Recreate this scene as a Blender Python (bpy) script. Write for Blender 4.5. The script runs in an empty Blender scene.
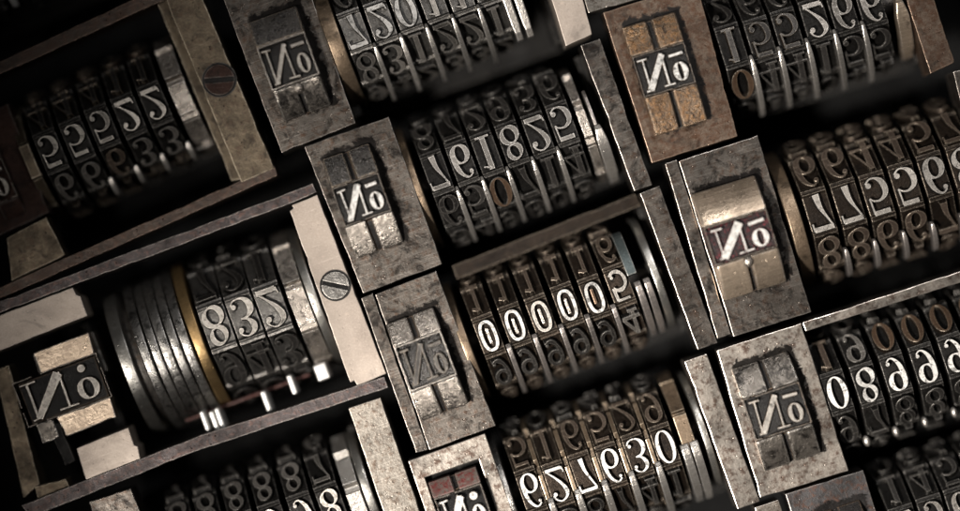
import bpy, bmesh, math, random
from mathutils import Vector, Matrix
random.seed(7)
S = 1e-4                      # one unit of the layout grid = 0.1 mm
C = bpy.context.scene.collection
sc = bpy.context.scene
R_ = math.radians

# ---------------------------------------------------------------- camera
cam_d = bpy.data.cameras.new('camera'); cam = bpy.data.objects.new('camera', cam_d); C.objects.link(cam)
cam_d.sensor_width = 36; cam_d.lens = 100
CAM_Z = 960 * S * 100 / 36
cam.location = (0, 0, CAM_Z + 4 * S); cam.rotation_euler = (0, 0, 0)
cam_d.clip_start = 0.005; cam_d.clip_end = 20
cam_d.dof.use_dof = True; cam_d.dof.focus_distance = CAM_Z + 2 * S; cam_d.dof.aperture_fstop = 3.6
sc.camera = cam
# ---------------------------------------------------------------- world and lamps (studio light)
w = bpy.data.worlds.new('World'); sc.world = w; w.use_nodes = True
w.node_tree.nodes['Background'].inputs[0].default_value = (0.55, 0.6, 0.7, 1)
w.node_tree.nodes['Background'].inputs[1].default_value = 0.006

def lamp(name, loc, target, size, power, col, spread=180, sy=None):
    d = bpy.data.lights.new(name, 'AREA'); d.shape = 'RECTANGLE'; d.size = size; d.size_y = sy or size
    d.energy = power; d.color = col; d.spread = R_(spread)
    o = bpy.data.objects.new(name, d); C.objects.link(o); o.location = loc
    o.rotation_euler = (Vector(target) - Vector(loc)).to_track_quat('-Z', 'Y').to_euler()
    return o
lamp('key_lamp', (-0.105, -0.095, 0.26), (0.027, -0.012, 0), 0.045, 0.070, (1, 0.94, 0.87), 27, 0.03)
lamp('top_lamp', (0.045, 0.125, 0.22), (0.016, -0.006, 0), 0.04, 0.014, (0.97, 0.96, .96), 40, 0.025)
sc.view_settings.view_transform = 'Standard'; sc.view_settings.look = 'None'
sc.view_settings.exposure = 0; sc.view_settings.gamma = 1
sc.cycles.use_denoising = True

# ---------------------------------------------------------------- materials
def metal(name, light, dark, metallic=.75, rough=(.35, .6), stain=None, stain_lo=.55, grime=.5, grime_col=(.006, .0052, .0048),
          edge=.5, edge_col=(.75, .70, .64), scale=.035, bump=.5, streak=0.0, speck=.5, spec=.4, scratch=1.0, vary=0, ink_patch=None):
    m = bpy.data.materials.new(name); m.use_nodes = True; nt = m.node_tree; N = nt.nodes; L = nt.links
    b = N['Principled BSDF']
    def node(t, **k):
        n = N.new(t)
        for a, v in k.items(): setattr(n, a, v)
        return n
    tc = node('ShaderNodeTexCoord'); oi = node('ShaderNodeObjectInfo')
    mp = node('ShaderNodeVectorMath', operation='SCALE'); mp.inputs['Scale'].default_value = 1 / S
    L.new(tc.outputs['Object'], mp.inputs[0])
    of = node('ShaderNodeMath', operation='MULTIPLY'); of.inputs[1].default_value = 3000; L.new(oi.outputs['Random'], of.inputs[0])
    ad = node('ShaderNodeVectorMath', operation='ADD'); L.new(mp.outputs[0], ad.inputs[0]); L.new(of.outputs[0], ad.inputs[1])
    V = ad.outputs[0]
    def noise(sc_, det=5, ro=.6, dist=0, vec=None):
        n = node('ShaderNodeTexNoise'); n.inputs['Scale'].default_value = sc_; n.inputs['Detail'].default_value = det
        n.inputs['Roughness'].default_value = ro; n.inputs['Distortion'].default_value = dist
        L.new(vec or V, n.inputs['Vector']); return n.outputs['Fac']
    def ramp(v, lo, hi, a=0, b_=1):
        r = node('ShaderNodeMapRange'); r.inputs[1].default_value = lo; r.inputs[2].default_value = hi
        r.inputs[3].default_value = a; r.inputs[4].default_value = b_; L.new(v, r.inputs[0]); return r.outputs[0]
    def mul(a, b_):
        n = node('ShaderNodeMath', operation='MULTIPLY')
        for i, x in enumerate((a, b_)):
            if isinstance(x, (int, float)): n.inputs[i].default_value = x
            else: L.new(x, n.inputs[i])
        return n.outputs[0]
    def mix(f, a, b_):
        n = node('ShaderNodeMix', data_type='RGBA')
        if isinstance(f, (int, float)): n.inputs[0].default_value = f
        else: L.new(f, n.inputs[0])
        for i, x in ((6, a), (7, b_)):
            if isinstance(x, tuple): n.inputs[i].default_value = (*x[:3], 1)
            else: L.new(x, n.inputs[i])
        return n.outputs[2]
    n1 = noise(scale, 6, .65, .4); n2 = noise(scale * 4.5, 5, .7); n3 = noise(.55, 3, .6)
    col = mix(ramp(n1, .3, .68), dark, light)
    col = mix(mul(ramp(n3, .45, .75), .45), col, tuple(min(1, c * 1.25 + .02) for c in light))
    if stain:
        col = mix(mul(ramp(n2, stain_lo - .06, stain_lo + .10), .9), col, stain)
        col = mix(mul(ramp(noise(scale * 1.3, 4, .6), stain_lo, stain_lo + .18), .6), col, tuple(c * .6 for c in stain))
    if streak:
        sm = node('ShaderNodeMapping'); sm.inputs['Scale'].default_value = (.02, .9, .9); sm.inputs['Rotation'].default_value = (0, 0, R_(37)); L.new(V, sm.inputs[0])
        col = mix(mul(ramp(noise(1, 2, .5, 0, sm.outputs[0]), .58, .66), streak), col, tuple(min(1, c * 1.6 + .05) for c in light))
    col = mix(mul(ramp(noise(.011, 3, .55, .3), .42, .70), .55), col, tuple(c * .35 for c in dark))
    for rz, amt in ((R_(14), .22), (R_(-38), .3)):
        sm = node('ShaderNodeMapping'); sm.inputs['Rotation'].default_value = (0, 0, rz); sm.inputs['Scale'].default_value = (.012, .55, .55); L.new(V, sm.inputs[0])
        scr = mul(mul(ramp(noise(1, 2, .5, .5, sm.outputs[0]), .66, .72), ramp(n2, .42, .6)), amt*scratch)
        col = mix(scr, col, tuple(min(1, c * 1.7 + .04) for c in light))
    if vary:
        vr = node('ShaderNodeMapRange'); vr.inputs[3].default_value = vary; L.new(oi.outputs['Random'], vr.inputs[0])
        col = mix(vr.outputs[0], (0, 0, 0), col)
    # pits and specks of old ink
    vo = node('ShaderNodeTexVoronoi'); vo.inputs['Scale'].default_value = .16; L.new(V, vo.inputs['Vector'])
    pit = mul(ramp(vo.outputs['Distance'], .16, .08), ramp(n2, .45, .55))
    col = mix(mul(pit, speck), col, grime_col)
    gr = mul(ramp(noise(scale * 1.7, 8, .72, .8), .62 - .24 * grime, .72 - .2 * grime), min(1, grime * 1.5))
    col = mix(gr, col, grime_col)
    if ink_patch:            # dried ink and the plunger's cast shadow painted together round its foot, ragged outline
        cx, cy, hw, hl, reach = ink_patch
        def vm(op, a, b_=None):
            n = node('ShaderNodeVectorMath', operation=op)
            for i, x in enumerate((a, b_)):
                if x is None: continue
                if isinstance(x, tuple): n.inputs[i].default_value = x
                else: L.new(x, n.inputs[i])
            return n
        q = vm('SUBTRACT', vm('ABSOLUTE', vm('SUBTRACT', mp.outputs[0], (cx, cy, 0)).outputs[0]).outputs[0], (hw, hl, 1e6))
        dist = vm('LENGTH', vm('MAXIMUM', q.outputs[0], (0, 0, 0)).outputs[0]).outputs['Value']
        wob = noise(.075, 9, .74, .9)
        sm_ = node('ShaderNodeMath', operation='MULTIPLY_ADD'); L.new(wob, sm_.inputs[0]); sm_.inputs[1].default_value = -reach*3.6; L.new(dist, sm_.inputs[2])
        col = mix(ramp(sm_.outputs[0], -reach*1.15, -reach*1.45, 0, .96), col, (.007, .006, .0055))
    # bright worn corners
    bv = node('ShaderNodeBevel'); bv.samples = 4; bv.inputs['Radius'].default_value = 2.2 * S
    ge = node('ShaderNodeNewGeometry'); dp = node('ShaderNodeVectorMath', operation='DOT_PRODUCT')
    L.new(bv.outputs[0], dp.inputs[0]); L.new(ge.outputs['Normal'], dp.inputs[1])
    em = mul(mul(ramp(dp.outputs['Value'], .985, .88), ramp(n2, .36, .56)), edge)
    col = mix(em, col, edge_col)
    L.new(col, b.inputs['Base Color'])
    b.inputs['Metallic'].default_value = metallic
    ro = node('ShaderNodeMix', data_type='FLOAT'); L.new(n2, ro.inputs[0]); 
    L.new(ramp(n1, .35, .65, rough[1], rough[0]), b.inputs['Roughness'])
    N.remove(ro)
    h = node('ShaderNodeMath', operation='ADD'); L.new(mul(n2, 1.0), h.inputs[0]); L.new(mul(n3, .14), h.inputs[1])
    h2 = node('ShaderNodeMath', operation='SUBTRACT'); L.new(h.outputs[0], h2.inputs[0]); L.new(mul(pit, .8), h2.inputs[1])
    bp = node('ShaderNodeBump'); bp.inputs['Strength'].default_value = bump; bp.inputs['Distance'].default_value = .8 * S
    L.new(h2.outputs[0], bp.inputs['Height']); L.new(bp.outputs[0], b.inputs['Normal'])
    b.inputs['Specular IOR Level'].default_value = spec
    return m

M = {}; SPEC = {}
_metal = metal
def metal(name, light, dark, **k):
    SPEC[KEY.get(name, name)] = dict(k, args=(name, light, dark))
    return _metal(name, light, dark, **k)
KEY = {'worn_steel': 'steel', 'pale_steel': 'steel_lt', 'blotched_pale_steel': 'steel_sp', 'slate_steel': 'slate', 'rusty_steel': 'rust'}
M['steel'] = metal('worn_steel', (.145,.128,.112), (.062,.053,.045), stain=(.075, .045, .03), stain_lo=0.56, grime=0.52, streak=.3, edge=0.35, metallic=0.9, rough=(.26, .42), bump=0.32, speck=0.8)
M['steel_lt'] = metal('pale_steel', (.25,.225,.195), (.13,.115,.097), stain=(.09, .06, .042), stain_lo=0.55, grime=.22, streak=.3, metallic=0.9, rough=(.26, .42), bump=0.32, speck=0.8, edge=0.35)
M['steel_sp'] = metal('blotched_pale_steel', (.36,.325,.285), (.20,.175,.15), stain=(.07, .04, .028), stain_lo=0.53, grime=.30, scale=0.028, metallic=0.9, rough=(.26, .42), bump=0.32, speck=0.8, edge=0.35)
M['steel_dk'] = metal('dark_steel', (.12,.11,.10), (.04,.036,.033), stain=(.10, .07, .05), stain_lo=.58, grime=.5, edge=.6)
M['cream'] = metal('cream_nickel', (.36,.305,.258), (.25,.205,.17), metallic=.45, rough=(.35, .5), stain=(.42, .34, .28), stain_lo=.66, grime=0.2, scale=.02, bump=0.15, speck=.25, edge=0.35)
M['bronze'] = metal('brown_bronze', (.125,.097,.065), (.04,.031,.021), stain=(.07, .045, .03), stain_lo=.58, grime=.42, bump=.7, edge_col=(.6, .52, .4), edge=0.8)
M['rust'] = metal('rusty_steel', (.125,.092,.068), (.05,.033,.023), metallic=0.75, stain=(.06, .03, .017), stain_lo=.50, grime=.38, bump=0.45, edge_col=(.55, .40, .30), rough=(.3, .55))
M['rust_dk'] = metal('dark_rusty_rail', (.06,.043,.033), (.022,.016,.012), metallic=.6, stain=(.055, .03, .02), stain_lo=.5, grime=.35, bump=.9, edge_col=(.5, .36, .28), edge=0.45, rough=(.3, .5))
M['rail'] = metal('violet_grey_rail', (.065,.055,.054), (.03,.024,.023), stain=(.10, .06, .05), stain_lo=.56, grime=.35, bump=.6, edge=0.5)
M['tar'] = metal('dried_black_ink', (.010,.009,.008), (.005,.0045,.004), metallic=0, rough=(.5, .8), grime=.3, edge=0, bump=1.6, scale=.12, spec=0.12)
M['pad_tar'] = metal('tar_black_pad', (.05, .045, .04), (.012, .010, .009), metallic=.3, rough=(.12, .35), grime=.5, edge=1.0, edge_col=(.45, .36, .27), bump=1.8, scale=.07, spec=.6)
M['slate'] = metal('slate_steel', (.06,.058,.058), (.04, .035, .035), stain=(.09, .045, .03), stain_lo=.55, grime=.4, edge=.3)
M['black'] = metal('oily_black', (.008,.007,.006), (.004,.004,.004), metallic=0, rough=(.55, .8), edge=.12, grime=.5, spec=0.12)
M['maroon'] = metal('dark_maroon', (.03,.014,.010), (.012,.007,.005), metallic=.3, rough=(.5, .8), edge=.15, grime=.5, spec=0.1)
M['drum'] = metal('inked_drum', (.018,.0165,.015), (.006,.0055,.005), metallic=0.6, rough=(.3, .6), grime=.5, edge=0.3, edge_col=(.5, .47, .43), scale=.08, vary=0.5, spec=0.12)
M['drum_lt'] = metal('clean_drum', (.16,.152,.142), (.035,.033,.030), metallic=0.9, rough=(.28, .5), grime=.42, edge=0.55, scale=.08, spec=0.2)
M['drum_br'] = metal('brown_drum', (.034,.024,.017), (.011,.008,.006), metallic=.7, rough=(.3, .55), grime=.45, edge=0.45, edge_col=(.5, .42, .33), scale=.08, vary=0.5, spec=0.15)
M['brass'] = metal('old_brass', (.40,.27,.13), (.22,.14,.06), metallic=.9, rough=(.28, .45), grime=0.18, edge=.4, edge_col=(.8, .62, .35))
M['brass_dk'] = metal('dull_brass', (.27, .20, .135), (.12, .085, .058), metallic=.85, rough=(.28, .5), grime=.4, edge=.5, edge_col=(.75, .65, .5))
M['ring'] = metal('polished_ring', (.52,.50,.47), (.16, .15, .14), metallic=.95, rough=(.22, .42), grime=0.5, edge=0.7, scale=.07)
M['flange'] = metal('polished_flange', (.52,.50,.46), (.24,.23,.21), metallic=.95, rough=(.25, .42), grime=.15, edge=.4)
M['pawl'] = metal('bright_pawl', (.66, .62, .57), (.34, .31, .28), metallic=.85, rough=(.25, .4), grime=.18, edge=.7, edge_col=(.9, .88, .84), scale=.09, vary=0.6)
M['pawl_dk'] = metal('dull_pawl', (.33, .30, .28), (.14, .12, .11), metallic=.85, rough=(.3, .5), grime=.25, edge=.6, scale=.09)
M['pin']     = metal('shiny_pin', (.97, .96, .93), (.8, .78, .74), metallic=.5, rough=(.25, .4), grime=.03, edge=.2)
M['green'] = metal('green_grey_steel', (.07, .085, .085), (.04,.05,.05), metallic=.7, rough=(.3, .45), grime=.1, edge=.4)
M['white'] = metal('worn_white_type', (.82,.80,.765), (.50,.475,.44), metallic=0.3, rough=(.25, .5), grime=0.55, edge=.2, bump=.3, scale=.12, speck=.4, vary=0.62)
M['silver'] = metal('worn_silver_type', (.50,.465,.42), (.24,.22,.195), metallic=.7, rough=(.3, .45), grime=0.45, edge=.5, bump=.35, scale=.12, vary=0.55)
M['grey'] = metal('dull_grey_type', (.33,.305,.275), (.15,.136,.122), metallic=.8, rough=(.28, .45), grime=.3, edge=.8, bump=.35, scale=.12, vary=0.5)
M['dark'] = metal('inked_type', (.085,.078,.072), (.03,.027,.025), metallic=.8, rough=(.28, .5), grime=.35, edge=0.5, edge_col=(.42, .39, .35), bump=.35, scale=.12, vary=0.5)  # old ink, with the shade of tilted wheel rows mixed into the colour
M['browny'] = metal('brown_type', (.13,.098,.076), (.055,.04,.031), metallic=.75, rough=(.28, .5), grime=.3, edge=0.6, edge_col=(.55, .44, .34), bump=.35, scale=.12)
M['amber'] = metal('amber_type', (.11,.068,.042), (.06,.037,.024), metallic=.7, rough=(.3, .5), grime=.2, edge=.3, edge_col=(.7, .5, .34), bump=.35, scale=.12)
M['ink'] = metal('black_ink_panel', (.010,.009,.008), (.006,.005,.005), metallic=0, rough=(.25, .55), grime=.4, edge=.5, edge_col=(.35, .24, .16), bump=1.0, scale=.12, spec=0.15)
M['ink_red'] = metal('red_stained_panel', (.016,.009,.009), (.006,.005,.005), metallic=0, rough=(.3, .55), stain=(.20, .02, .03), stain_lo=0.6, grime=.3, edge=.4, edge_col=(.4, .2, .18), bump=.9, scale=.09, spec=0.15)
M['pad'] = metal('tarred_pad', (.19,.168,.145), (.06,.053,.046), metallic=.8, rough=(.2, .4), grime=0.6, edge=1.0, bump=0.9, scale=0.04)
M['pad_lt'] = metal('scuffed_pad', (.46,.41,.36), (.16,.14,.12), metallic=.85, rough=(.2, .4), grime=0.5, edge=1.0, bump=1.3, scale=.07)
M['pad_br'] = metal('rusty_pad', (.16,.112,.072), (.05,.032,.02), metallic=.6, rough=(.2, .45), stain=(.22, .11, .04), stain_lo=.5, grime=0.5, edge=0.8, edge_col=(.6, .5, .4), bump=1.4, scale=.07)
M['pad_tan'] = metal('tan_pad', (.50,.40,.30), (.26,.20,.15), metallic=.85, rough=(.25, .42), grime=0.28, edge=0.9, bump=.4, scale=.05, streak=.3)
M['pad_red'] = metal('red_inked_pad', (.17,.14,.12), (.08,.065,.055), metallic=.5, stain=(.14, .016, .014), stain_lo=.49, grime=.25, edge=.4, bump=.6, scale=.05)
M['floor'] = metal('black_bench', (.004,.004,.004), (.002,.002,.002), metallic=0, rough=(.7, .9), edge=0, grime=.2, spec=0.05)
M['wood']    = metal('brown_bench_strip', (.10, .060, .025), (.06, .035, .015), metallic=0, rough=(.6, .8), edge=0, grime=.15, scale=.02)
M['red'] = metal('red_lacquer_rod', (.08,.02,.015), (.04,.012,.01), metallic=.4, grime=.2, edge=.2)

# ---------------------------------------------------------------- mesh helpers (all lengths in grid units)
def link(name, bm, mats, parent=None, bevel=0, segs=2, smooth=False, ang=30):
    if bevel:
        bmesh.ops.remove_doubles(bm, verts=bm.verts, dist=.01)
        bmesh.ops.recalc_face_normals(bm, faces=bm.faces)
        es = [e for e in bm.edges if len(e.link_faces) == 2 and e.calc_face_angle(0) > R_(ang)]
        bmesh.ops.bevel(bm, geom=es, offset=bevel, segments=segs, profile=.6, affect='EDGES', clamp_overlap=True)
    bmesh.ops.recalc_face_normals(bm, faces=bm.faces)
    bmesh.ops.scale(bm, vec=(S, S, S), verts=bm.verts)
    me = bpy.data.meshes.new(name); bm.to_mesh(me); bm.free()
    for m in (mats if isinstance(mats, (list, tuple)) else [mats]): me.materials.append(M[m] if isinstance(m, str) else m)
    if smooth:
        for p in me.polygons: p.use_smooth = True
        try: me.set_sharp_from_angle(angle=R_(38))
        except Exception: pass
    o = bpy.data.objects.new(name, me); C.objects.link(o)
    if parent: o.parent = parent
    return o

def prism(bm, pts, z0, z1):
    lo = [bm.verts.new((x, y, z0)) for x, y in pts]; hi = [bm.verts.new((x, y, z1)) for x, y in pts]
    bm.faces.new(lo[::-1]); bm.faces.new(hi); n = len(pts)
    for i in range(n): bm.faces.new((lo[i], lo[(i+1) % n], hi[(i+1) % n], hi[i]))

def profile_x(bm, prof, x0, x1):      # a (y, z) outline pushed along x
    a = [bm.verts.new((x0, y, z)) for y, z in prof]; b = [bm.verts.new((x1, y, z)) for y, z in prof]; n = len(prof)
    bm.faces.new(a[::-1]); bm.faces.new(b)
    for i in range(n): bm.faces.new((a[i], a[(i+1) % n], b[(i+1) % n], b[i]))

def box(bm, x0, x1, y0, y1, z0, z1): prism(bm, [(x0, y0), (x1, y0), (x1, y1), (x0, y1)], z0, z1)

def disc(bm, x0, x1, r, n=72, rin=0):
    profile_x(bm, [(r * math.sin(2*math.pi*i/n), r * math.cos(2*math.pi*i/n)) for i in range(n)], x0, x1)

def smooth_path(pts, closed=False, k=6):
    n = len(pts); out = []
    rng = n if closed else n - 1
    for i in range(rng):
        if closed: p = [pts[(i+j-1) % n] for j in range(4)]
        else: p = [pts[max(0, min(n-1, i+j-1))] for j in range(4)]
        for s in range(k):
            t = s / k
            out.append(tuple(.5 * ((2*p[1][c]) + (-p[0][c]+p[2][c])*t + (2*p[0][c]-5*p[1][c]+4*p[2][c]-p[3][c])*t*t + (-p[0][c]+3*p[1][c]-3*p[2][c]+p[3][c])*t**3) for c in range(3)))
    if not closed: out.append(pts[-1])
    return out

def ribbon(bm, path, h, closed=False, zo=0.0, flare=.7, ch=.55):
    """raised stroke: path of (x, y, width); worn rounded shoulders, flared foot; face material 1 on sides, 0 on top"""
    n = len(path); rings = []
    for i, (x, y, wd) in enumerate(path):
        if closed: a, b = path[(i-1) % n], path[(i+1) % n]
        else: a, b = path[max(0, i-1)], path[min(n-1, i+1)]
        dx, dy = b[0]-a[0], b[1]-a[1]; l = math.hypot(dx, dy) or 1; nx, ny = -dy/l, dx/l; hw = max(.5, wd/2)
        c = min(ch, hw * .45)
        sec = [(hw+flare, -2), (hw, h-c), (hw-c, h), (-(hw-c), h), (-hw, h-c), (-(hw+flare), -2)]
        rings.append([bm.verts.new((x+nx*o, y+ny*o, z+zo)) for o, z in sec])
    for i in range(n if closed else n-1):
        A, B = rings[i], rings[(i+1) % n]
        for k in range(5):
            f = bm.faces.new((A[k], A[k+1], B[k+1], B[k])); f.material_index = 0 if k == 2 else 1
    if not closed:
        for r_ in (rings[0], rings[-1][::-1]):
            f = bm.faces.new(r_); f.material_index = 1

def dot(bm, x, y, r, h, zo=0.0, n=14):
    prev = None
    for rr, z in ((r+.7, -2), (r, h-.55), (r-.6, h)):
        ring = [bm.verts.new((x+rr*math.cos(2*math.pi*i/n), y+rr*math.sin(2*math.pi*i/n), z+zo)) for i in range(n)]
        if prev:
            for i in range(n):
                f = bm.faces.new((prev[i], prev[(i+1) % n], ring[(i+1) % n], ring[i])); f.material_index = 1
        prev = ring
    f = bm.faces.new(prev); f.material_index = 0

def ell(cx, cy, rx, ry, tk, tn, n=28, ph=0.0, sq=2.0):
    out = []
    for i in range(n):
        t = 2*math.pi*i/n; c, s_ = math.cos(t), math.sin(t)
        x = cx + rx*math.copysign(abs(c)**(2/sq), c); y = cy + ry*math.copysign(abs(s_)**(2/sq), s_)
        out.append((x, y, tn + (tk-tn)*abs(math.cos(t+ph))**1.4))
    return out

def glyph_strokes(d, tk, tn, sq=2.0):
    T, t = tk, tn
    if d == 0: return [('c', ell(.30, .5, .20, .44, T, t, sq=sq))]
    if d == 1: return [('p', [(.30, .04, T), (.30, .96, T)]), ('p', [(.13, .04, t*1.3), (.47, .04, t*1.3)]), ('s', [(.28, .93, t), (.2, .87, t), (.12, .84, t)])]
    if d == 2: return [('d', (.15, .74, T*.62)), ('s', [(.10, .76, T*.6), (.14, .88, t), (.28, .955, t), (.43, .87, (T+t)*.45), (.475, .72, T), (.40, .50, T*.8), (.24, .27, t*1.2), (.09, .09, t)]), ('p', [(.07, .07, T*.85), (.50, .07, T*.85)]), ('p', [(.51, .05, t), (.54, .21, t)])]
    if d == 3: return [('d', (.15, .79, T*.55)), ('s', [(.11, .82, t*1.3), (.17, .92, t), (.29, .96, t), (.43, .87, T*.8), (.45, .72, T), (.36, .57, t*1.3), (.23, .53, t)]), ('s', [(.23, .53, t), (.38, .51, t*1.4), (.49, .38, T), (.49, .20, T), (.40, .08, T*.6), (.28, .045, t), (.15, .08, t), (.10, .17, t*1.2)]), ('d', (.15, .21, T*.55))]
    if d == 4: return [('p', [(.38, .04, T), (.38, .96, T)]), ('p', [(.37, .95, t), (.05, .30, t)]), ('p', [(.04, .29, t*1.2), (.56, .29, t*1.2)]), ('p', [(.24, .04, t), (.52, .04, t)])]
    if d == 5: return [('p', [(.11, .92, T*.8), (.48, .92, T*.8)]), ('p', [(.12, .92, t), (.10, .52, t)]), ('s', [(.10, .52, t), (.18, .60, t), (.32, .62, t*1.3), (.46, .52, T*.8), (.50, .35, T), (.45, .16, T*.9), (.33, .055, t*1.2), (.20, .05, t), (.10, .15, t*1.2)]), ('d', (.15, .20, T*.6))]
    if d == 6: return [('c', ell(.31, .29, .18, .25, T, t)), ('s', [(.13, .30, T), (.13, .52, T*.95), (.18, .76, T*.8), (.28, .92, t*1.4), (.38, .955, t), (.47, .88, t)]), ('d', (.45, .82, T*.5))]
    if d == 7: return [('p', [(.07, .92, T*.85), (.52, .92, T*.85)]), ('p', [(.07, .95, t), (.06, .75, t)]), ('s', [(.51, .90, t), (.42, .66, t*1.2), (.33, .38, T*.8), (.30, .05, T*1.15)])]
    if d == 8: return [('c', ell(.30, .74, .155, .205, T*.9, t, ph=.5)), ('c', ell(.30, .27, .19, .23, T, t, ph=.4))]
    if d == 9: return [(k, [(.6-p[0], 1-p[1], p[2]) for p in v] if k != 'd' else (.6-v[0], 1-v[1], v[2])) for k, v in glyph_strokes(6, tk, tn)]

STYLE = {'didone': (.182, .066, 2.0), 'gothic': (.14, .13, 2.6), 'slim': (.145, .07, 2.1), 'fat': (.20, .05, 2.1)}
_gl = {}
def glyph_mesh(d, style, W, H, h, mats):
    key = (d, style, W, H, h, mats)
    if key in _gl: return _gl[key]
    tk, tn, sq = STYLE[style]; bm = bmesh.new(); sx = W / .52
    zi = 0
    for kind, v in glyph_strokes(d, tk, tn, sq):
        zi += 1; zo = zi * .07
        def P(p): return ((p[0]-.30)*sx, -(p[1]-.5)*H, p[2]*(H+sx)/2*.9 if len(p) > 2 else 0)   # read upside-down mirrored, as on type
        if kind == 'd': dot(bm, *P(v)[:2], max(.9, v[2]*H*.75), h, zo)
        elif kind == 'c': ribbon(bm, [P(p) for p in v], h, True, zo)
        elif kind == 'p': ribbon(bm, [P(p) for p in v], h, False, zo)
        else: ribbon(bm, smooth_path([P(p) for p in v]), h, False, zo)
    o = link('numeral', bm, [mats[0], mats[1]], None)
    me = o.data; bpy.data.objects.remove(o); _gl[key] = me
    return me

# ---------------------------------------------------------------- machine building
class Machine:
    """one numbering machine: an Empty at its base, its parts laid out in its own turned frame"""
    def __init__(self, px, py, ang, label, z=0):
        self.r = bpy.data.objects.new('numbering_machine', None); C.objects.link(self.r)
        self.ox, self.oy, self.a, self.z = px, py, R_(ang), z
        self.base = -118
        self.r.location = ((px-480)*S, (255.5-py)*S, (z+self.base)*S); self.r.rotation_euler = (0, 0, self.a)
        self.r.empty_display_size = .004
        self.r['label'] = label; self.r['category'] = 'numbering machine'
        self.r['group'] = 'numbering machines packed side by side'
    def loc(self, x, y):               # photo grid -> machine frame
        dx, dy = x-self.ox, -(y-self.oy); c, s = math.cos(self.a), math.sin(self.a)
        return (dx*c+dy*s, -dx*s+dy*c)
    def plate(self, name, quad, mat, z=0, depth=26, bevel=.85, label=None):
        bm = bmesh.new(); pts = [self.loc(*p) for p in quad]; fine = []
        for i, p in enumerate(pts):
            q = pts[(i+1) % len(pts)]; l = math.hypot(q[0]-p[0], q[1]-p[1]); k = max(1, int(l/7)); fine.append(p); off = 0
            for t in range(1, k):
                off = off*.5 + random.uniform(-.28, .28) - (random.uniform(.3, .9) if random.random() < .05 else 0)
                fine.append((p[0]+(q[0]-p[0])*t/k - (q[1]-p[1])/l*off*-1*-1, p[1]+(q[1]-p[1])*t/k + (q[0]-p[0])/l*off))
        prism(bm, fine, z-depth-self.base, z-self.base)
        o = link(name, bm, mat, self.r, bevel, 2)
        cz = Vector((sum(p[0] for p in pts)/len(pts)*S, sum(p[1] for p in pts)/len(pts)*S, 0))
        o.data.transform(Matrix.Translation(-cz)); o.location = cz
        if label: o['label'] = label
        return o
    def pocket_plate(self, name, quad, mat, z, pl, margins, depth=46, sink=15, bevel=.9):
        """plate with a sunk rectangular pocket for the plunger; pl = (cx, cy, W, L), margins = left, right, top, bottom"""
        bm = bmesh.new(); out = [self.loc(*p) for p in quad]; u, v = self.loc(pl[0], pl[1]); hw, hl = pl[2]/2, pl[3]/2
        l, r, t, b = margins
        inn = [(u-hw-l, v+hl+t), (u+hw+r, v+hl+t), (u+hw+r, v-hl-b), (u-hw-l, v-hl-b)]
        zt, zb, zs = z-self.base, z-depth-self.base, z-sink-self.base
        V = lambda pts, zz: [bm.verts.new((x, y, zz)) for x, y in pts]
        ot, ob, it, ib = V(out, zt), V(out, zb), V(inn, zt), V(inn, zs)
        for i in range(4):
            j = (i+1) % 4
            bm.faces.new((ot[i], ot[j], it[j], it[i])); bm.faces.new((ot[i], ob[i], ob[j], ot[j])); bm.faces.new((it[i], it[j], ib[j], ib[i]))
        bm.faces.new(ib); bm.faces.new(ob[::-1])
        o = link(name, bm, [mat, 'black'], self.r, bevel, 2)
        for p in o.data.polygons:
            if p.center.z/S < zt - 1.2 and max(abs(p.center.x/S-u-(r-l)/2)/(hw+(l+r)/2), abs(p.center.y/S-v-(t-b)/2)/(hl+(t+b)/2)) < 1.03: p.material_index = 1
        cz = Vector((sum(p[0] for p in out)/4*S, sum(p[1] for p in out)/4*S, 0))
        o.data.transform(Matrix.Translation(-cz)); o.location = cz
        return o
    def screw(self, parent, x, y, r, mat, z, ang):
        u, v = self.loc(x, y); bm = bmesh.new(); n = 40
        # slotted head: two half discs and the sunk slot floor between them
        hw = r*.15
        for s_ in (1, -1):
            a0 = math.asin(hw/r); pts = [(r*math.cos(a0+(math.pi-2*a0)*i/18), s_*r*math.sin(a0+(math.pi-2*a0)*i/18)) for i in range(19)]
            prism(bm, pts if s_ > 0 else pts[::-1], -6, 2.2)
        o = link('screw', bm, mat, parent, .8, 2); o.location = (u*S-parent.location.x, v*S-parent.location.y, (z-self.base)*S); o.rotation_euler = (0, 0, R_(ang)-self.a)
        bm = bmesh.new(); prism(bm, [(r*1.0*math.cos(2*math.pi*i/n), r*1.0*math.sin(2*math.pi*i/n)) for i in range(n)], -1.5, .5)
        bm2 = bmesh.new(); prism(bm2, [(r*1.14*math.cos(2*math.pi*i/n), r*1.14*math.sin(2*math.pi*i/n)) for i in range(n)], -4, .35)
        s3 = link('screw_seat', bm2, 'black', parent, 0); s3.location = o.location
        s2 = link('screw_slot', bm, 'black', None, .2, 1); s2.parent = parent; s2.location = o.location; s2.rotation_euler = o.rotation_euler
    def body(self, u0, u1, v=76):
        """cradle under the wheels: floor, two end walls and the axle"""
        b = -self.base
        bm = bmesh.new(); box(bm, u0, u1, -v, v, 0, 8); link('base_plate', bm, 'black', self.r, 1.2)
        for q in (u0, u1-7):
            bm = bmesh.new(); box(bm, q, q+7, -v+4, v-4, 8.3, 8+62); link('cradle_wall', bm, 'black', self.r, 1)

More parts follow.
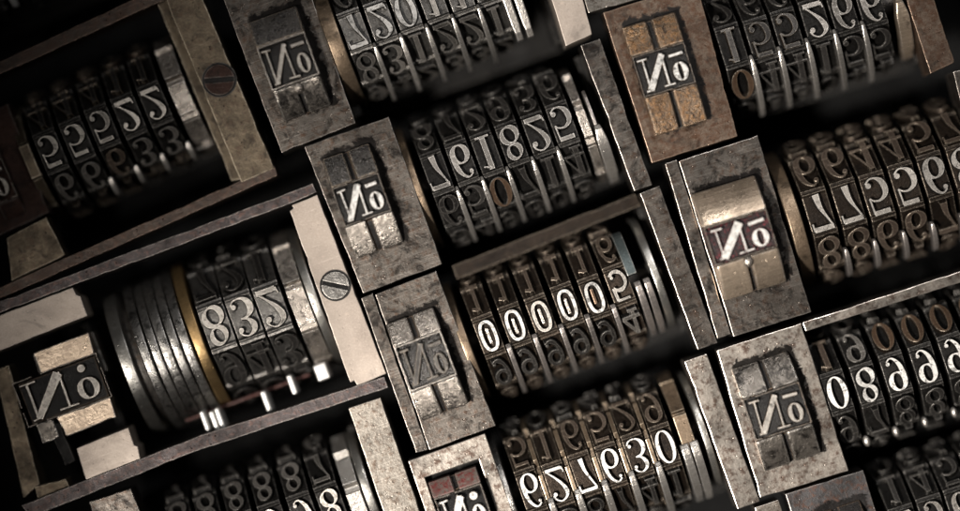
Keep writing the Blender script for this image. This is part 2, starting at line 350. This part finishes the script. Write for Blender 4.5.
DRUM = {}
def drum_mesh(R, W, mat, relief):
    key = (R, W, mat)
    if key in DRUM: return DRUM[key]
    r = R - relief; prof = []
    for k in range(10):
        a = R_(36*k)
        for da, ex in ((-16.2, 0), (-14.6, -1.5), (14.6, -1.5), (16.2, 0)):
            aa = a + R_(da)
            rr = (r + ex) / math.cos(R_(da))
            prof.append((rr*math.sin(aa), rr*math.cos(aa)))
        aa = a + R_(18); prof.append(((r-1.2)/math.cos(R_(18))*math.sin(aa), (r-1.2)/math.cos(R_(18))*math.cos(aa)))
    bm = bmesh.new(); profile_x(bm, prof, -W/2, W/2)
    o = link('number_wheel', bm, mat, None, .7, 2, ang=8); me = o.data; bpy.data.objects.remove(o); DRUM[key] = me
    return me

def wheels(m, first, last, digits, R, step, W, GW, GH, style, drum, faces, phase=0, relief=4.5, ztop=6, blocks=None, start=-2, stop=3, special={}):
    """first/last: where the reading row begins and ends; faces: {row: (top, side)}"""
    u0, v0 = m.loc(*first); u1, v1 = m.loc(*last); n = len(digits)
    zax = ztop - R; out = []
    for i, d in enumerate(digits):
        t = i/(n-1); u = u0+(u1-u0)*t; v = v0+(v1-v0)*t
        # the reading row sits at angle `phase` from the top (positive: towards the lower edge of the photograph)
        va = v + R*math.sin(R_(phase))
        wv = random.uniform(-1.3, 1.3)
        o = bpy.data.objects.new('number_wheel', drum_mesh(R, W, drum, relief)); C.objects.link(o); o.parent = m.r
        o.location = ((u+random.uniform(-.5, .5))*S, va*S, (zax-m.base+random.uniform(-.8, .8))*S); o.rotation_euler = (R_(phase+wv), 0, R_(random.uniform(-.5, .5)))
        for row in range(start, stop):
            dd = (d + step*row) % 10
            mt = special.get((i, row)) or faces.get(row) or faces['*']  # rows off the reading row use darker colours: inked, with tilt shading painted in
            g = bpy.data.objects.new('numeral', glyph_mesh(dd, style, GW, GH, relief-.4+1.5, mt)); C.objects.link(g); g.parent = o
            al = R_(36*row)
            rr = R - relief - 1.5
            g.location = (0, -rr*math.sin(al)*S, rr*math.cos(al)*S); g.rotation_euler = (al, 0, 0)
            if blocks:
                b = bmesh.new()
        out.append((u, va, zax))
    # axle
    ua, ub = out[0][0]-40, out[-1][0]+48
    bm = bmesh.new(); disc(bm, ua, ub, 13, 24)
    ax = link('axle', bm, 'steel_dk', m.r, 1); ax.location = (0, (out[0][1]+out[-1][1])/2*S, (zax-m.base)*S)
    return out

def pawl(m, u, va, zax, R, a0, a1, w=5, mat='pawl', name='pawl', deep=15, tip=.45, lift=2):
    """curved tooth that lies between two wheels; angles from the top towards the lower edge"""
    bm = bmesh.new(); n = 12; ro = R+lift; secs = []
    for i in range(n+1):
        t = i/n; a = R_(a0+(a1-a0)*t)
        ww = w*(tip+(1-tip)*min(1, t*3.2)); rt = ro - (3.5*(1-t*5) if t < .2 else 0)
        y, z = -math.sin(a), math.cos(a)
        secs.append([bm.verts.new((-ww/2, y*(ro-deep), z*(ro-deep))), bm.verts.new((-ww/2, y*rt, z*rt)), bm.verts.new((ww/2, y*rt, z*rt)), bm.verts.new((ww/2, y*(ro-deep), z*(ro-deep)))])
    for A, B in zip(secs, secs[1:]):
        for k in range(4): bm.faces.new((A[k], A[(k+1) % 4], B[(k+1) % 4], B[k]))
    bm.faces.new(secs[0]); bm.faces.new(secs[-1][::-1])
    o = link(name, bm, mat, m.r, min(1.0, w*.18), 2, ang=40); o.location = (u*S, va*S, (zax-m.base)*S)
    return o

def flange(m, u, va, zax, r, w, mat, name='flange'):
    bm = bmesh.new(); disc(bm, -w/2, w/2, r)
    o = link(name, bm, mat, m.r, min(1.4, w*.2), 3, smooth=True); o.location = (u*S, va*S, (zax-m.base)*S); return o

def blank_wheel(m, u, va, zax, R, W, mat, name='ratchet_wheel', phase=0, n=10, duty=15):
    prof = []
    for k in range(n):
        a = 360/n*k; dt = duty*10/n
        for da, ex in ((-dt, 0), (dt, 0), (dt+.6, -5), (180/n+1.5, -6)):
            prof.append(((R+ex)*math.sin(R_(a+da)), (R+ex)*math.cos(R_(a+da))))
    bm = bmesh.new(); profile_x(bm, prof, -W/2, W/2)
    o = link(name, bm, mat, m.r, .8, 2, ang=25); o.location = (u*S, va*S, (zax-m.base)*S); o.rotation_euler = (R_(phase), 0, 0); return o

def number_sign(parent, w, h, mats, dotted=False, bold=1.0, hgt=4.5, ring=False, bar=(.0, .0)):
    """the mirrored No as cast: reversed N, small o under a bar (or under a point)"""
    bm = bmesh.new()
    X = lambda x: (x-.5)*w
    Y = lambda y: (y-.5)*h
    tn = 2.3*bold**.5; tk = 6.6*bold
    jt = lambda q: q*random.uniform(.85, 1.2)
    rb = lambda pts, zo: ribbon(bm, [(x+random.uniform(-.6, .6), y+random.uniform(-.6, .6), jt(q)) for x, y, q in pts], hgt, False, zo)
    rb([(X(.10), Y(.93), tn), (X(.10), Y(.05), tn)], .07)
    rb([(X(.53), Y(.95), tn), (X(.53), Y(.07), tn)], .14)
    rb([(X(.10), Y(.06), tk), (X(.53), Y(.94), tk)], .21)
    rb([(X(.00), Y(.93), tn*.9), (X(.21), Y(.93), tn*.9)], .28)
    rb([(X(.02), Y(.05), tn*.9), (X(.16), Y(.05), tn*.9)], .28)
    rb([(X(.40), Y(.06), tn*.9), (X(.66), Y(.06), tn*.9)], .35)
    ribbon(bm, [(X(.5)+(x)*w, Y(.5)+y*h, q) for x, y, q in ell(.335, -.17, .105, .245, 5.2*bold, 1.8)], hgt, True, .1)
    if dotted: dot(bm, X(.83), Y(.84), 4.4, hgt, .1, 20)
    else: rb([(X(.68), Y(.82), 3.6*bold**.5), (X(.98), Y(.82), 3.6*bold**.5)], .1)
    o = link('number_sign', bm, [mats[0], mats[1]], parent)
    # raised border of the casting, split and chipped
    bm = bmesh.new(); c0, c1, d0, d1 = (-.07, -.06), (1.07, -.06), (-.07, 1.07), (1.07, 1.07)
    for k, (a, b) in enumerate(((c0, c1), (d0, d1), (c0, d0), (c1, d1))):
        n = 9; cut = random.randint(1, 7) if not ring else 99
        pts = [(X(a[0]+(b[0]-a[0])*i/n)+random.uniform(-.25, .25), Y(a[1]+(b[1]-a[1])*i/n)+random.uniform(-.25, .25), (1.3 if ring else 1.0)*random.uniform(.7, 1.3)) for i in range(n+1)]
        for seg in (pts[:cut+1], pts[cut+1:]) if cut < 9 else (pts,):
            if len(seg) > 1: ribbon(bm, seg, hgt-(.3 if ring else 1.8)-.1*k, False, 0, .4, .4)
    rim = link('type_rim', bm, ['grey' if ring else 'dark', 'ink'], o)
    return o

def plunger(m, cx, cy, W, Lh, v_hi, v_lo, pads, panel, sign, z=2, rise=22, slot_top=True, slot_bot=True, knob=False, drop=15, **kw):
    """domed plunger: split pads above and below a sunk panel carrying the cast No"""
    u, v = m.loc(cx, cy)
    e = bpy.data.objects.new('plunger', None)
    h = Lh/2
    def zf(y): return z + rise - drop*(abs(y)/h)**2.0
    def arc(y0, y1, sink=0, n=7): return [(y0+(y1-y0)*i/n, zf(y0+(y1-y0)*i/n)-sink) for i in range(n+1)]
    bm = bmesh.new()
    zb = z-14
    profile_x(bm, arc(v_lo-.6, v_hi+.6, 5.0)+[(v_hi+.6, zb), (v_lo-.6, zb)], -W/2+.6, W/2-.6)
    root = link('plunger', bm, panel, m.r, .8)
    root.location = (u*S, v*S, -m.base*S)
    for lo, hi, slot, mt in ((v_hi, h, slot_top, pads[0]), (-h, v_lo, slot_bot, pads[1])):
        spans = ((-W/2, -2.6), (2.6, W/2)) if slot else ((-W/2, W/2),)
        for a, b in spans:
            bm = bmesh.new(); profile_x(bm, arc(lo+.4, hi-.4)+[(hi-.4, zb), (lo+.4, zb)], a, b)
            pd = link('pad', bm, mt, root, 2.6, 3, ang=40); pd.location.z = random.uniform(-1.2, .8)*S; pd.rotation_euler = (0, R_(random.uniform(-2.5, 2.5)), R_(random.uniform(-.7, .7)))
        if slot:
            bm = bmesh.new(); profile_x(bm, arc(lo+1, hi-1.5, 6)+[(hi-1.5, zb), (lo+1, zb)], -3, 3); link('slot_floor', bm, 'ink', root, .3)
    if knob:
        bm = bmesh.new(); bmesh.ops.create_uvsphere(bm, u_segments=20, v_segments=10, radius=6.5)
        k = link('pin_head', bm, 'pad_lt', root, 0, smooth=True); k.location = (0, (v_lo-5)*S, (zf(v_lo-5)-3.6)*S)
    sgn = number_sign(root, W*.84, (v_hi-v_lo)*.86, sign, **kw)
    sgn.location = (0, (v_hi+v_lo)/2*S, (zf((v_hi+v_lo)/2)-5.0)*S)
    return root

def tooth(m, u, va, ztop, y0, y1, w=5, mat='pawl', z0=1, z1=-42, tip=.5, name='pawl'):
    """slim bowed tooth of the comb that lies between two wheels, from y0 to y1 below the wheel axis"""
    bm = bmesh.new(); n = 12; secs = []
    for i in range(n+1):
        t = i/n; y = -(y0+(y1-y0)*t); z = z0+(z1-z0)*t**2.0
        k = min(1, tip+(1-tip)*t*3.5) if t < .3 else 1
        if t > .9: k *= .8
        if i == 0: z -= 3
        if i == n: z -= 2
        secs.append([bm.verts.new((-w*k/2, y, z-16)), bm.verts.new((-w*k/2, y, z)), bm.verts.new((w*k/2, y, z)), bm.verts.new((w*k/2, y, z-16))])
    for A, B in zip(secs, secs[1:]):
        for k in range(4): bm.faces.new((A[k], A[(k+1) % 4], B[(k+1) % 4], B[k]))
    bm.faces.new(secs[0]); bm.faces.new(secs[-1][::-1])
    o = link(name, bm, mat, m.r, min(1.2, w*.22), 2, ang=40); o.location = (u*S, va*S, (ztop-m.base)*S)
    return o

def ink_shadow_plate(m, quad, mat, z, cx, cy, W, L, reach=7, shift=(4, 3)):
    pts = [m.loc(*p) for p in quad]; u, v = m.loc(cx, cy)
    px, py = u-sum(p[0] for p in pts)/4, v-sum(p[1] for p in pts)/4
    spec = dict(SPEC[mat]); spec['ink_patch'] = (px+shift[0], py+shift[1], W/2-1, L/2-1, reach)  # dried ink and painted plunger shadow in one patch, shifted to the shadow side
    a = spec.pop('args'); M[mat+'_ink_shadow'] = _metal(a[0]+'_ink_shadow', a[1], a[2], **spec)
    m.plate('plunger_plate', quad, M[mat+'_ink_shadow'], z, 46)

def row_teeth(m, ws, R, idx, y0, y1, w, mat, off=.5, **k):
    for i in idx:
        (ua, va, za), (ub, vb, zb) = (ws[i], ws[i+1]) if i+1 < len(ws) else (ws[i], (2*ws[i][0]-ws[i-1][0], 2*ws[i][1]-ws[i-1][1], ws[i][2]))
        tooth(m, ua+(ub-ua)*off, (va+vb)/2, za+R, y0, y1, w, mat, **k)

def row_pawls(m, ws, R, idx, a0, a1, w, mat, off=.5, **k):
    for i in idx:
        (ua, va, za), (ub, vb, zb) = (ws[i], ws[i+1]) if i+1 < len(ws) else (ws[i], (2*ws[i][0]-ws[i-1][0], 2*ws[i][1]-ws[i-1][1], ws[i][2]))
        pawl(m, ua+(ub-ua)*off, (va+vb)/2, za, R, a0, a1, w, mat, **k)

# ---------------------------------------------------------------- setting
bm = bmesh.new(); box(bm, -9000, 9000, -9000, 9000, -160, -150)
fl = link('bench_surface', bm, 'floor', None); fl['kind'] = 'structure'

DK = ('dark', 'drum'); GY = ('grey', 'drum'); SV = ('silver', 'drum'); WH = ('white', 'drum'); BR = ('browny', 'drum_br'); AM = ('amber', 'drum_br')

# ================================================================ upper left machine (22 255)
m = Machine(100, 127, 23, 'brown bronze numbering machine reading 22255, with rusty rails and a dull slotted screw', z=-14)
m.body(-105, 132, 62)
ws = wheels(m, (48, 151), (152, 103), [5, 5, 5, 2, 2], 67, 1, 23.5, 20, 34, 'didone', 'drum', {0: ('silver', 'drum'), 1: ('grey', 'drum'), '*': ('dark', 'drum_br')}, ztop=4,
            special={(2, 0): GY, (2, 1): BR, (1, 1): GY})
u, va, za = ws[-1]
blank_wheel(m, u+28, va, za, 64, 18, 'pad_lt', phase=5, duty=14)
blank_wheel(m, ws[0][0]-24, ws[0][1], za, 60, 10, 'bronze', duty=17)
row_teeth(m, ws, 67, (1, 2, 3, 4), 46, 66, 5, 'pawl', z0=-16, z1=-26)
m.plate('top_rail', [(-14, 65), (152, -12), (172, -6), (-14, 78)], 'rust_dk', 0, 40)
sp = m.plate('side_plate', [(160, -12), (197, -12), (273, 168), (240, 182)], 'bronze', 3, 46)
m.screw(sp, 218, 79, 15.5, 'maroon', 3, 5)
m.plate('inner_ledge', [(150, -8), (160.5, -12), (239, 178), (229, 180)], 'bronze', -10, 40)
m.plate('bottom_rail', [(-14, 292), (239, 180), (273, 165), (276, 175), (-14, 304)], 'rust_dk', 1, 40)
m.plate('corner_block', [(3, 238), (43, 217), (62, 255), (8, 281)], 'bronze', -2, 30)
m.plate('plunger_plate', [(-60, 130), (2, 102), (44, 212), (-30, 246)], 'maroon', -14, 30)
pl = plunger(m, -18, 187, 52, 96, 22, -20, ('maroon', 'maroon'), 'maroon', ('silver', 'maroon'), z=-14, rise=9)

# ================================================================ corner machine above it
m = Machine(6, -42, 22, 'blurred dark machine in the top left corner, only its shiny pin tips showing', z=-14)
m.body(-60, 100, 55)
ws = wheels(m, (-30, -44), (70, -84), [2, 4, 6, 1], 62, 1, 25, 18, 33, 'didone', 'drum', {'*': ('dark', 'drum')}, start=0, stop=3)
row_pawls(m, ws, 61, (0, 1, 2, 3), 30, 66, 6, 'pin')

# ================================================================ lower left machine (835) with rings
m = Machine(215, 345, 20.5, 'machine with a stack of polished rings, one brass ring and cream plates beside numerals 835', z=-8)
m.body(-128, 148, 70)
ws = wheels(m, (215, 326), (271, 306.5), [8, 3, 2], 78, 1, 27, 24, 42, 'didone', 'drum_lt', {0: ('silver', 'drum'), 1: ('dark', 'drum'), '*': ('dark', 'drum')}, ztop=6, phase=-4)
u, va, za = ws[0]; R0 = 78
# ring stack
flange(m, u-22, va, za, 80, 11, 'brass', 'brass_ring')
for i, (du, w_, rr) in enumerate(((-34, 9.5, 79), (-44.5, 9, 78), (-55, 10, 79), (-65.5, 9, 77), (-76, 9.5, 79))):
    flange(m, u+du, va, za, rr, w_, 'ring', 'ring')
flange(m, u-86, va, za, 68, 9, 'steel_dk', 'hub')
flange(m, u-97, va, za, 76, 13, 'flange', 'flange')
u2, v2, _ = ws[-1]
blank_wheel(m, u2+27, v2, za, 75, 18, 'pad_lt', phase=4)
flange(m, u2+42, v2, za, 76, 9, 'flange', 'flange')
# pins standing in front of the wheels
bm = bmesh.new(); disc(bm, -62, 72, 1.6, 10); o = link('pawl_rod', bm, 'red', m.r); uu, vv = m.loc(238, 400); o.location = (uu*S, (vv-2)*S, (-36-m.base)*S)
for px, py, w_, l_ in ((202, 423, 4.5, 21), (212, 424, 5, 23), (217.5, 421, 5, 24), (264, 403, 5.5, 22), (290, 386, 5.5, 20), (320, 373, 13, 17)):
    bm = bmesh.new(); box(bm, -w_/2, w_/2, -l_/2, l_/2, -46, -14); o = link('pin', bm, 'pin', m.r, 2.15, 4); uu, vv = m.loc(px, py); o.location = (uu*S, vv*S, -m.base*S)
m.plate('top_rail', [(-14, 306), (312, 183), (316, 192), (288, 204), (-14, 318)], 'rail', 4, 40)
sp = m.plate('side_plate', [(289, 211), (293, 208), (291, 205), (316.5, 194.5), (386, 374), (357, 386), (354, 381), (350, 383)], 'cream', 3, 46)
m.screw(sp, 335, 285.5, 14, 'drum_lt', 3, -12)
m.plate('end_plate', [(-14, 320), (71, 287.5), (74.5, 295), (79, 296.5), (86, 316), (-14, 356)], 'cream', 2, 40)
m.plate('foot_plate', [(75, 449), (127, 428), (133, 446), (136.5, 447), (140, 464), (86, 486)], 'cream', 2, 40)
m.plate('bottom_rail', [(20, 506), (200, 435.5), (384, 377), (388, 388), (200, 450), (30, 518)], 'rail', 5, 44)
m.plate('corner_block', [(32, 488), (63, 480), (69, 491.5), (36, 504)], 'bronze', -4, 30)
m.plate('end_post', [(-9, 372), (5, 366), (36, 486), (20, 500)], 'bronze', -10, 40)
m.plate('stop_block', [(28, 356), (88, 333), (103, 372), (41, 396)], 'steel_dk', -20, 30)
# its plunger: two flat plates with the sign between
uu, vv = m.loc(60, 391)
m.plate('guide_plate', [(31, 354), (86, 333), (92, 355), (39, 374)], 'pad_tan', -3, 20)
m.plate('guide_plate', [(54, 418), (108, 398), (114, 418), (64, 437)], 'pad_tan', -3, 20)
m.plate('guide_plate', [(33, 426), (49, 420), (56, 438), (40, 445)], 'pad', -7, 20)
bm = bmesh.new(); box(bm, -40, 42, -22, 21, -20, -4); pn = link('plunger', bm, 'ink', m.r, 1.2); pn.location = (uu*S, vv*S, -m.base*S)
sg = number_sign(pn, 78, 41, ('silver', 'ink'), dotted=True, bold=1.35); sg.location = (0, 0, -4*S)
m.plate('crank_arm', [(44, 428), (56, 424), (72, 462), (62, 467)], 'black', -8, 12)

# ================================================================ bottom left machine (row of 8)
m = Machine(262, 530, 19.5, 'machine along the bottom edge with a row of eights ending in seven', z=-6)
m.body(-120, 118, 70)
ws = wheels(m, (190, 556), (331, 505), [9, 9, 9, 9, 9, 8], 67, 1, 24, 19, 34, 'didone', 'drum', {0: ('silver', 'drum'), -1: GY, '*': ('silver', 'drum')}, ztop=4)
u, va, za = ws[-1]
blank_wheel(m, u+24, va, za, 60, 15, 'pawl', duty=13, phase=10)
flange(m, u+38, va, za, 62, 9, 'flange')
m.plate('side_bar', [(348, 408.5), (380, 398), (432, 548), (399, 559)], 'steel_lt', 1, 44)
m.plate('end_plate', [(87, 503), (129, 489.5), (146, 532), (102, 548)], 'steel', -3, 40)

# ================================================================ top centre machine (75012)
m = Machine(425, 20, 20, 'top edge machine with bright numerals, a wide brass flange and round pin head', z=0)
m.body(-100, 125, 68)
ws = wheels(m, (354.5, 30.5), (484, -17.5), [7, 2, 0, 1, 1, 0], 67, 1, 23.5, 20.5, 36, 'didone', 'drum_lt', {0: ('white', 'drum'), 1: GY, '*': ('grey', 'drum')}, ztop=6,
            special={(3, 0): SV, (4, 0): GY, (5, 0): SV})
u, va, za = ws[0]
flange(m, u-22, va, za, 69, 15, 'brass_dk')
row_teeth(m, ws, 67, (0, 1, 2, 3, 4), 18, 76, 5, 'pawl')
u, va, za = ws[-1]
for du, w_ in ((15.5, 8), (26.5, 8)): tooth(m, u+du, va, za+67, -30, 66, w_, 'pawl', z0=3, z1=-14, tip=1)
ink_shadow_plate(m, [(214, -24), (303, -27), (355.5, 123), (281.5, 153)], 'steel', 0, 290, 64, 51, 106)
m.plate('side_plate', [(545, -22), (577, -24), (592, 34), (566, 46)], 'cream', 1, 46)
m.plate('end_tab', [(581, -12), (640, -18), (638, -1), (588.5, 13)], 'steel_lt', 2, 40)
plunger(m, 290, 64, 51, 106, 24, -21, ('pad_tar', 'pad'), 'ink', ('silver', 'ink'), z=0, rise=24, drop=17, slot_top=False, knob=True, ring=True, bold=.8)

# ================================================================ centre machine (761825)
m = Machine(500, 150, 20, 'dim machine directly above the 000005 one, black ink smeared round its mirrored No sign', z=0)
m.body(-108, 112, 68)
ws = wheels(m, (437, 173), (562.5, 123), [7, 6, 1, 8, 2, 5], 69, -1, 22.5, 21, 37, 'didone', 'drum', {0: GY, '*': ('dark', 'drum')}, ztop=3, phase=-6,
            special={(2, 1): ('amber', 'drum')})
u, va, za = ws[0]
flange(m, u-24, va, za, 66, 9, 'brass_dk')
row_teeth(m, ws, 69, (0, 1, 2, 3, 4), 12, 70, 5, 'pawl')
u, va, za = ws[-1]
blank_wheel(m, u+21, va, za, 62, 9, 'pad_lt', duty=13)
tooth(m, u+32, va, za+68, 6, 66, 11, 'pawl', tip=.5)
pawl(m, u+31, va, za, 64, -30, 5, 3, 'pawl_dk', tip=1)
ink_shadow_plate(m, [(304, 146.5), (388.5, 116.5), (442, 264), (363, 293.5)], 'steel', 1, 362.5, 201, 50, 106)
m.plate('side_bar', [(580.5, 45), (600, 38.5), (652.5, 185), (634.5, 191)], 'steel', 1, 46)
plunger(m, 362.5, 201, 50, 106, 21, -19, ('pad_tar', 'pad_lt'), 'ink', ('white', 'ink'), z=0, rise=22, bold=1.05)

# ================================================================ centre machine (000005)
m = Machine(550, 312, 20.5, 'machine in the middle reading 000005 in pale rounded numerals', z=0)
m.body(-106, 128, 70)
ws = wheels(m, (489, 336), (620, 286.5), [0, 0, 0, 0, 0, 5], 67, -1, 22, 18, 33, 'gothic', 'drum_br', {0: WH, 1: DK, '*': ('browny', 'drum_br')}, ztop=5,
            special={(2, 0): SV, (5, 0): SV, (5, -1): BR, (5, 1): GY})
# inner bars of the zeros
for i, (u, va, za) in enumerate(ws[:5]):
    bm = bmesh.new(); box(bm, -1.6, 1.6, -8, 8, -4, 0.3); o = link('zero_core', bm, 'pad_lt' if i != 4 else 'amber', m.r, .8); o.location = (u*S, va*S, (5-3-m.base)*S)
u, va, za = ws[0]
flange(m, u-25, va, za, 64, 9, 'brass_dk')
row_teeth(m, ws, 67, (0, 1, 2, 3, 4), 14, 68, 5, 'pawl_dk', off=.52, tip=1)
u, va, za = ws[-1]
pawl(m, u+15.5, va, za, 67, -52, -6, 10, 'green', tip=1, name='stop_lever')
for du in (17.5, 27): tooth(m, u+du, va, za+67, 1, 60, 7, 'pawl_dk', tip=.9)
flange(m, u+38, va, za, 60, 8, 'flange')
m.plate('side_strip', [(361, 298), (372.5, 293.5), (428, 450), (416, 453)], 'steel', 3, 46)
ink_shadow_plate(m, [(375, 294.5), (436, 271), (496, 426), (429.5, 450.5)], 'steel', 0, 427, 364, 50, 104)
m.plate('side_bar', [(640, 193.5), (659.5, 185.5), (718, 343), (698, 350)], 'steel', 1, 46)
m.plate('top_rail', [(452, 266), (637, 193), (643, 205), (457, 280)], 'drum_br', -34, 40)
plunger(m, 427, 364, 50, 104, 27, -20, ('pad_lt', 'pad_lt'), 'pad_tar', ('dark', 'pad_tar'), z=0, rise=22, ring=True, bold=.8)

# ================================================================ bottom centre machine (627630)
m = Machine(600, 470, 18.8, 'bottom edge machine reading 627630 in white numerals, with red ink on its plunger', z=0)
m.body(-100, 128, 70)
ws = wheels(m, (531, 492), (665, 446.5), [6, 2, 7, 6, 3, 0], 70, 1, 21.5, 19.5, 37, 'slim', 'drum_br', {0: WH, -1: ('browny', 'drum_br'), '*': DK}, ztop=5)
u, va, za = ws[0]
flange(m, u-24, va, za, 66, 10, 'ring')
for i in (0, 1, 2, 3, 4):       # brass keys between the wheels
    u, va, za = ws[i]
    blank_wheel(m, u+14.2, va, za, 67.5, 4.5, 'brass_dk', 'brass_key', phase=0, duty=11)
row_teeth(m, ws, 70, (0, 1, 2, 3, 4), 12, 74, 7, 'pawl', off=.56, tip=.8)
u, va, za = ws[-1]
blank_wheel(m, u+24, va, za, 66, 14, 'brass_dk', duty=16, phase=-6)
for du in (18.5, 28.5): tooth(m, u+du, va, za+70, 4, 68, 8.5, 'pawl', tip=1)
flange(m, u+42, va, za, 62, 7, 'flange')
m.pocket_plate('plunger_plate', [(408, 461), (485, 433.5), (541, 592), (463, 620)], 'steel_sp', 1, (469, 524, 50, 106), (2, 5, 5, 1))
m.plate('side_bar', [(684.5, 361.5), (707, 354), (760, 501.5), (738, 509.5)], 'steel_sp', 2, 46)
plunger(m, 469, 524, 50, 106, 36, -8, ('pad_red', 'pad_lt'), 'ink', ('white', 'ink'), z=0, rise=22, dotted=True)

# ================================================================ top right rusty machine (155266)
m = Machine(800, 30, 17, 'rusty brown machine under the top edge, bright No sign on orange-brown pads', z=0)
m.body(-100, 118, 68)
ws = wheels(m, (733, 46.5), (872, 3.5), [1, 5, 5, 2, 6, 6], 68, -1, 24.5, 21.5, 37, 'didone', 'drum', {0: ('dark', 'drum_br'), '*': ('dark', 'drum')}, ztop=2,
            special={(0, 1): AM, (3, 0): GY, (4, 0): GY, (5, 0): GY})
u, va, za = ws[0]
flange(m, u-25, va, za, 64, 10, 'brass_dk')
row_teeth(m, ws, 68, (0, 1, 2, 3, 4), 13, 74, 5.5, 'pawl')
u, va, za = ws[-1]
tooth(m, u+27, va, za+68, 2, 62, 13, 'pad_tan', tip=.4)
ink_shadow_plate(m, [(603, 12), (697, -17), (738, 136), (652, 163)], 'rust', 1, 664.5, 74.5, 55, 114)
m.plate('side_bar', [(902, -15), (928, -22), (955, 62), (931, 73.5)], 'rust', 1, 46)
plunger(m, 664.5, 74.5, 55, 114, 25, -17, ('pad_br', 'pad_br'), 'ink', ('white', 'ink'), z=0, rise=18, drop=6, bold=1.2)

# ================================================================ right machine (77556)
m = Machine(878, 195, 17.2, 'right-edge machine reading 77556 with tan domed plunger pad and red stains', z=0)
m.body(-108, 130, 66)
ws = wheels(m, (820, 211.5), (965, 168), [7, 7, 5, 5, 6, 8], 73, 1, 25.5, 23, 40, 'didone', 'drum_br', {0: SV, '*': BR}, ztop=4)
u, va, za = ws[0]
flange(m, u-26, va, za, 70, 14, 'brass_dk')
row_teeth(m, ws, 73, (0, 1, 2, 3, 4), 42, 72, 5, 'pawl_dk', z0=-12, z1=-34)
m.plate('side_strip', [(665, 163.5), (677, 159.5), (731, 334), (717.5, 339)], 'steel', 2, 46)
ink_shadow_plate(m, [(679, 161), (758, 135), (812, 312), (734, 337)], 'steel', 0, 739, 238, 66, 112)
m.plate('side_bar', [(953.5, 71.5), (985, 61), (1005, 122), (970, 133)], 'steel', 1, 46)
plunger(m, 739, 238, 66, 112, 20, -19, ('pad_tan', 'pad_tan'), 'ink_red', ('white', 'ink_red'), z=0, rise=28, drop=20, slot_top=False, knob=True, bold=1.2)

# ================================================================ lower right machine (08999)
m = Machine(890, 380, 18, 'lower right machine reading 08999 with amber zeros and blotched pale frame', z=0)
m.body(-66, 130, 62)
ws = wheels(m, (838, 394), (985, 346), [0, 8, 9, 9, 9, 9], 67, -1, 24, 20, 36, 'didone', 'drum', {0: WH, -1: BR, '*': DK}, ztop=4,
            special={(2, -1): AM, (3, -1): AM, (4, -1): AM, (5, -1): AM, (1, -1): GY})
for i in range(4):
    (ua, va, za), (ub, vb, _) = ws[i], ws[i+1]
    bm = bmesh.new(); bmesh.ops.create_uvsphere(bm, u_segments=16, v_segments=10, radius=3.6)
    bmesh.ops.scale(bm, vec=(1, 1.6, 1), verts=bm.verts)
    o = link('stud', bm, 'pawl', m.r, 0, smooth=True); o.location = ((ua+ub)/2*S, ((va+vb)/2-56)*S, (za+44-m.base)*S)
ink_shadow_plate(m, [(717, 350.5), (801.5, 323), (849, 471), (760.5, 498)], 'steel_sp', 2, 776, 411, 60, 108)
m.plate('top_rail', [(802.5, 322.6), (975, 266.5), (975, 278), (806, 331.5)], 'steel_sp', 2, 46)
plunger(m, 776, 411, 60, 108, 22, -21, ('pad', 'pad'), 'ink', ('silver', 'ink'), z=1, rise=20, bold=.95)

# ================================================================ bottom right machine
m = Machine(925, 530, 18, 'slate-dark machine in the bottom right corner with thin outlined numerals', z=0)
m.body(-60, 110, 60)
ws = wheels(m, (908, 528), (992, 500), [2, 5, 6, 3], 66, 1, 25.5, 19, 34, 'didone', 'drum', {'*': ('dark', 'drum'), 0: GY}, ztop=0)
ink_shadow_plate(m, [(786, 494.5), (864, 470.5), (906, 602), (828, 626)], 'slate', -3, 851, 557, 54, 104)
m.plate('side_strip', [(755, 508), (779, 500), (800, 562), (776, 570)], 'steel_lt', -2, 40)
plunger(m, 851, 557, 54, 104, 20, -20, ('ink', 'ink'), 'ink', ('grey', 'ink'), z=-3, rise=17)
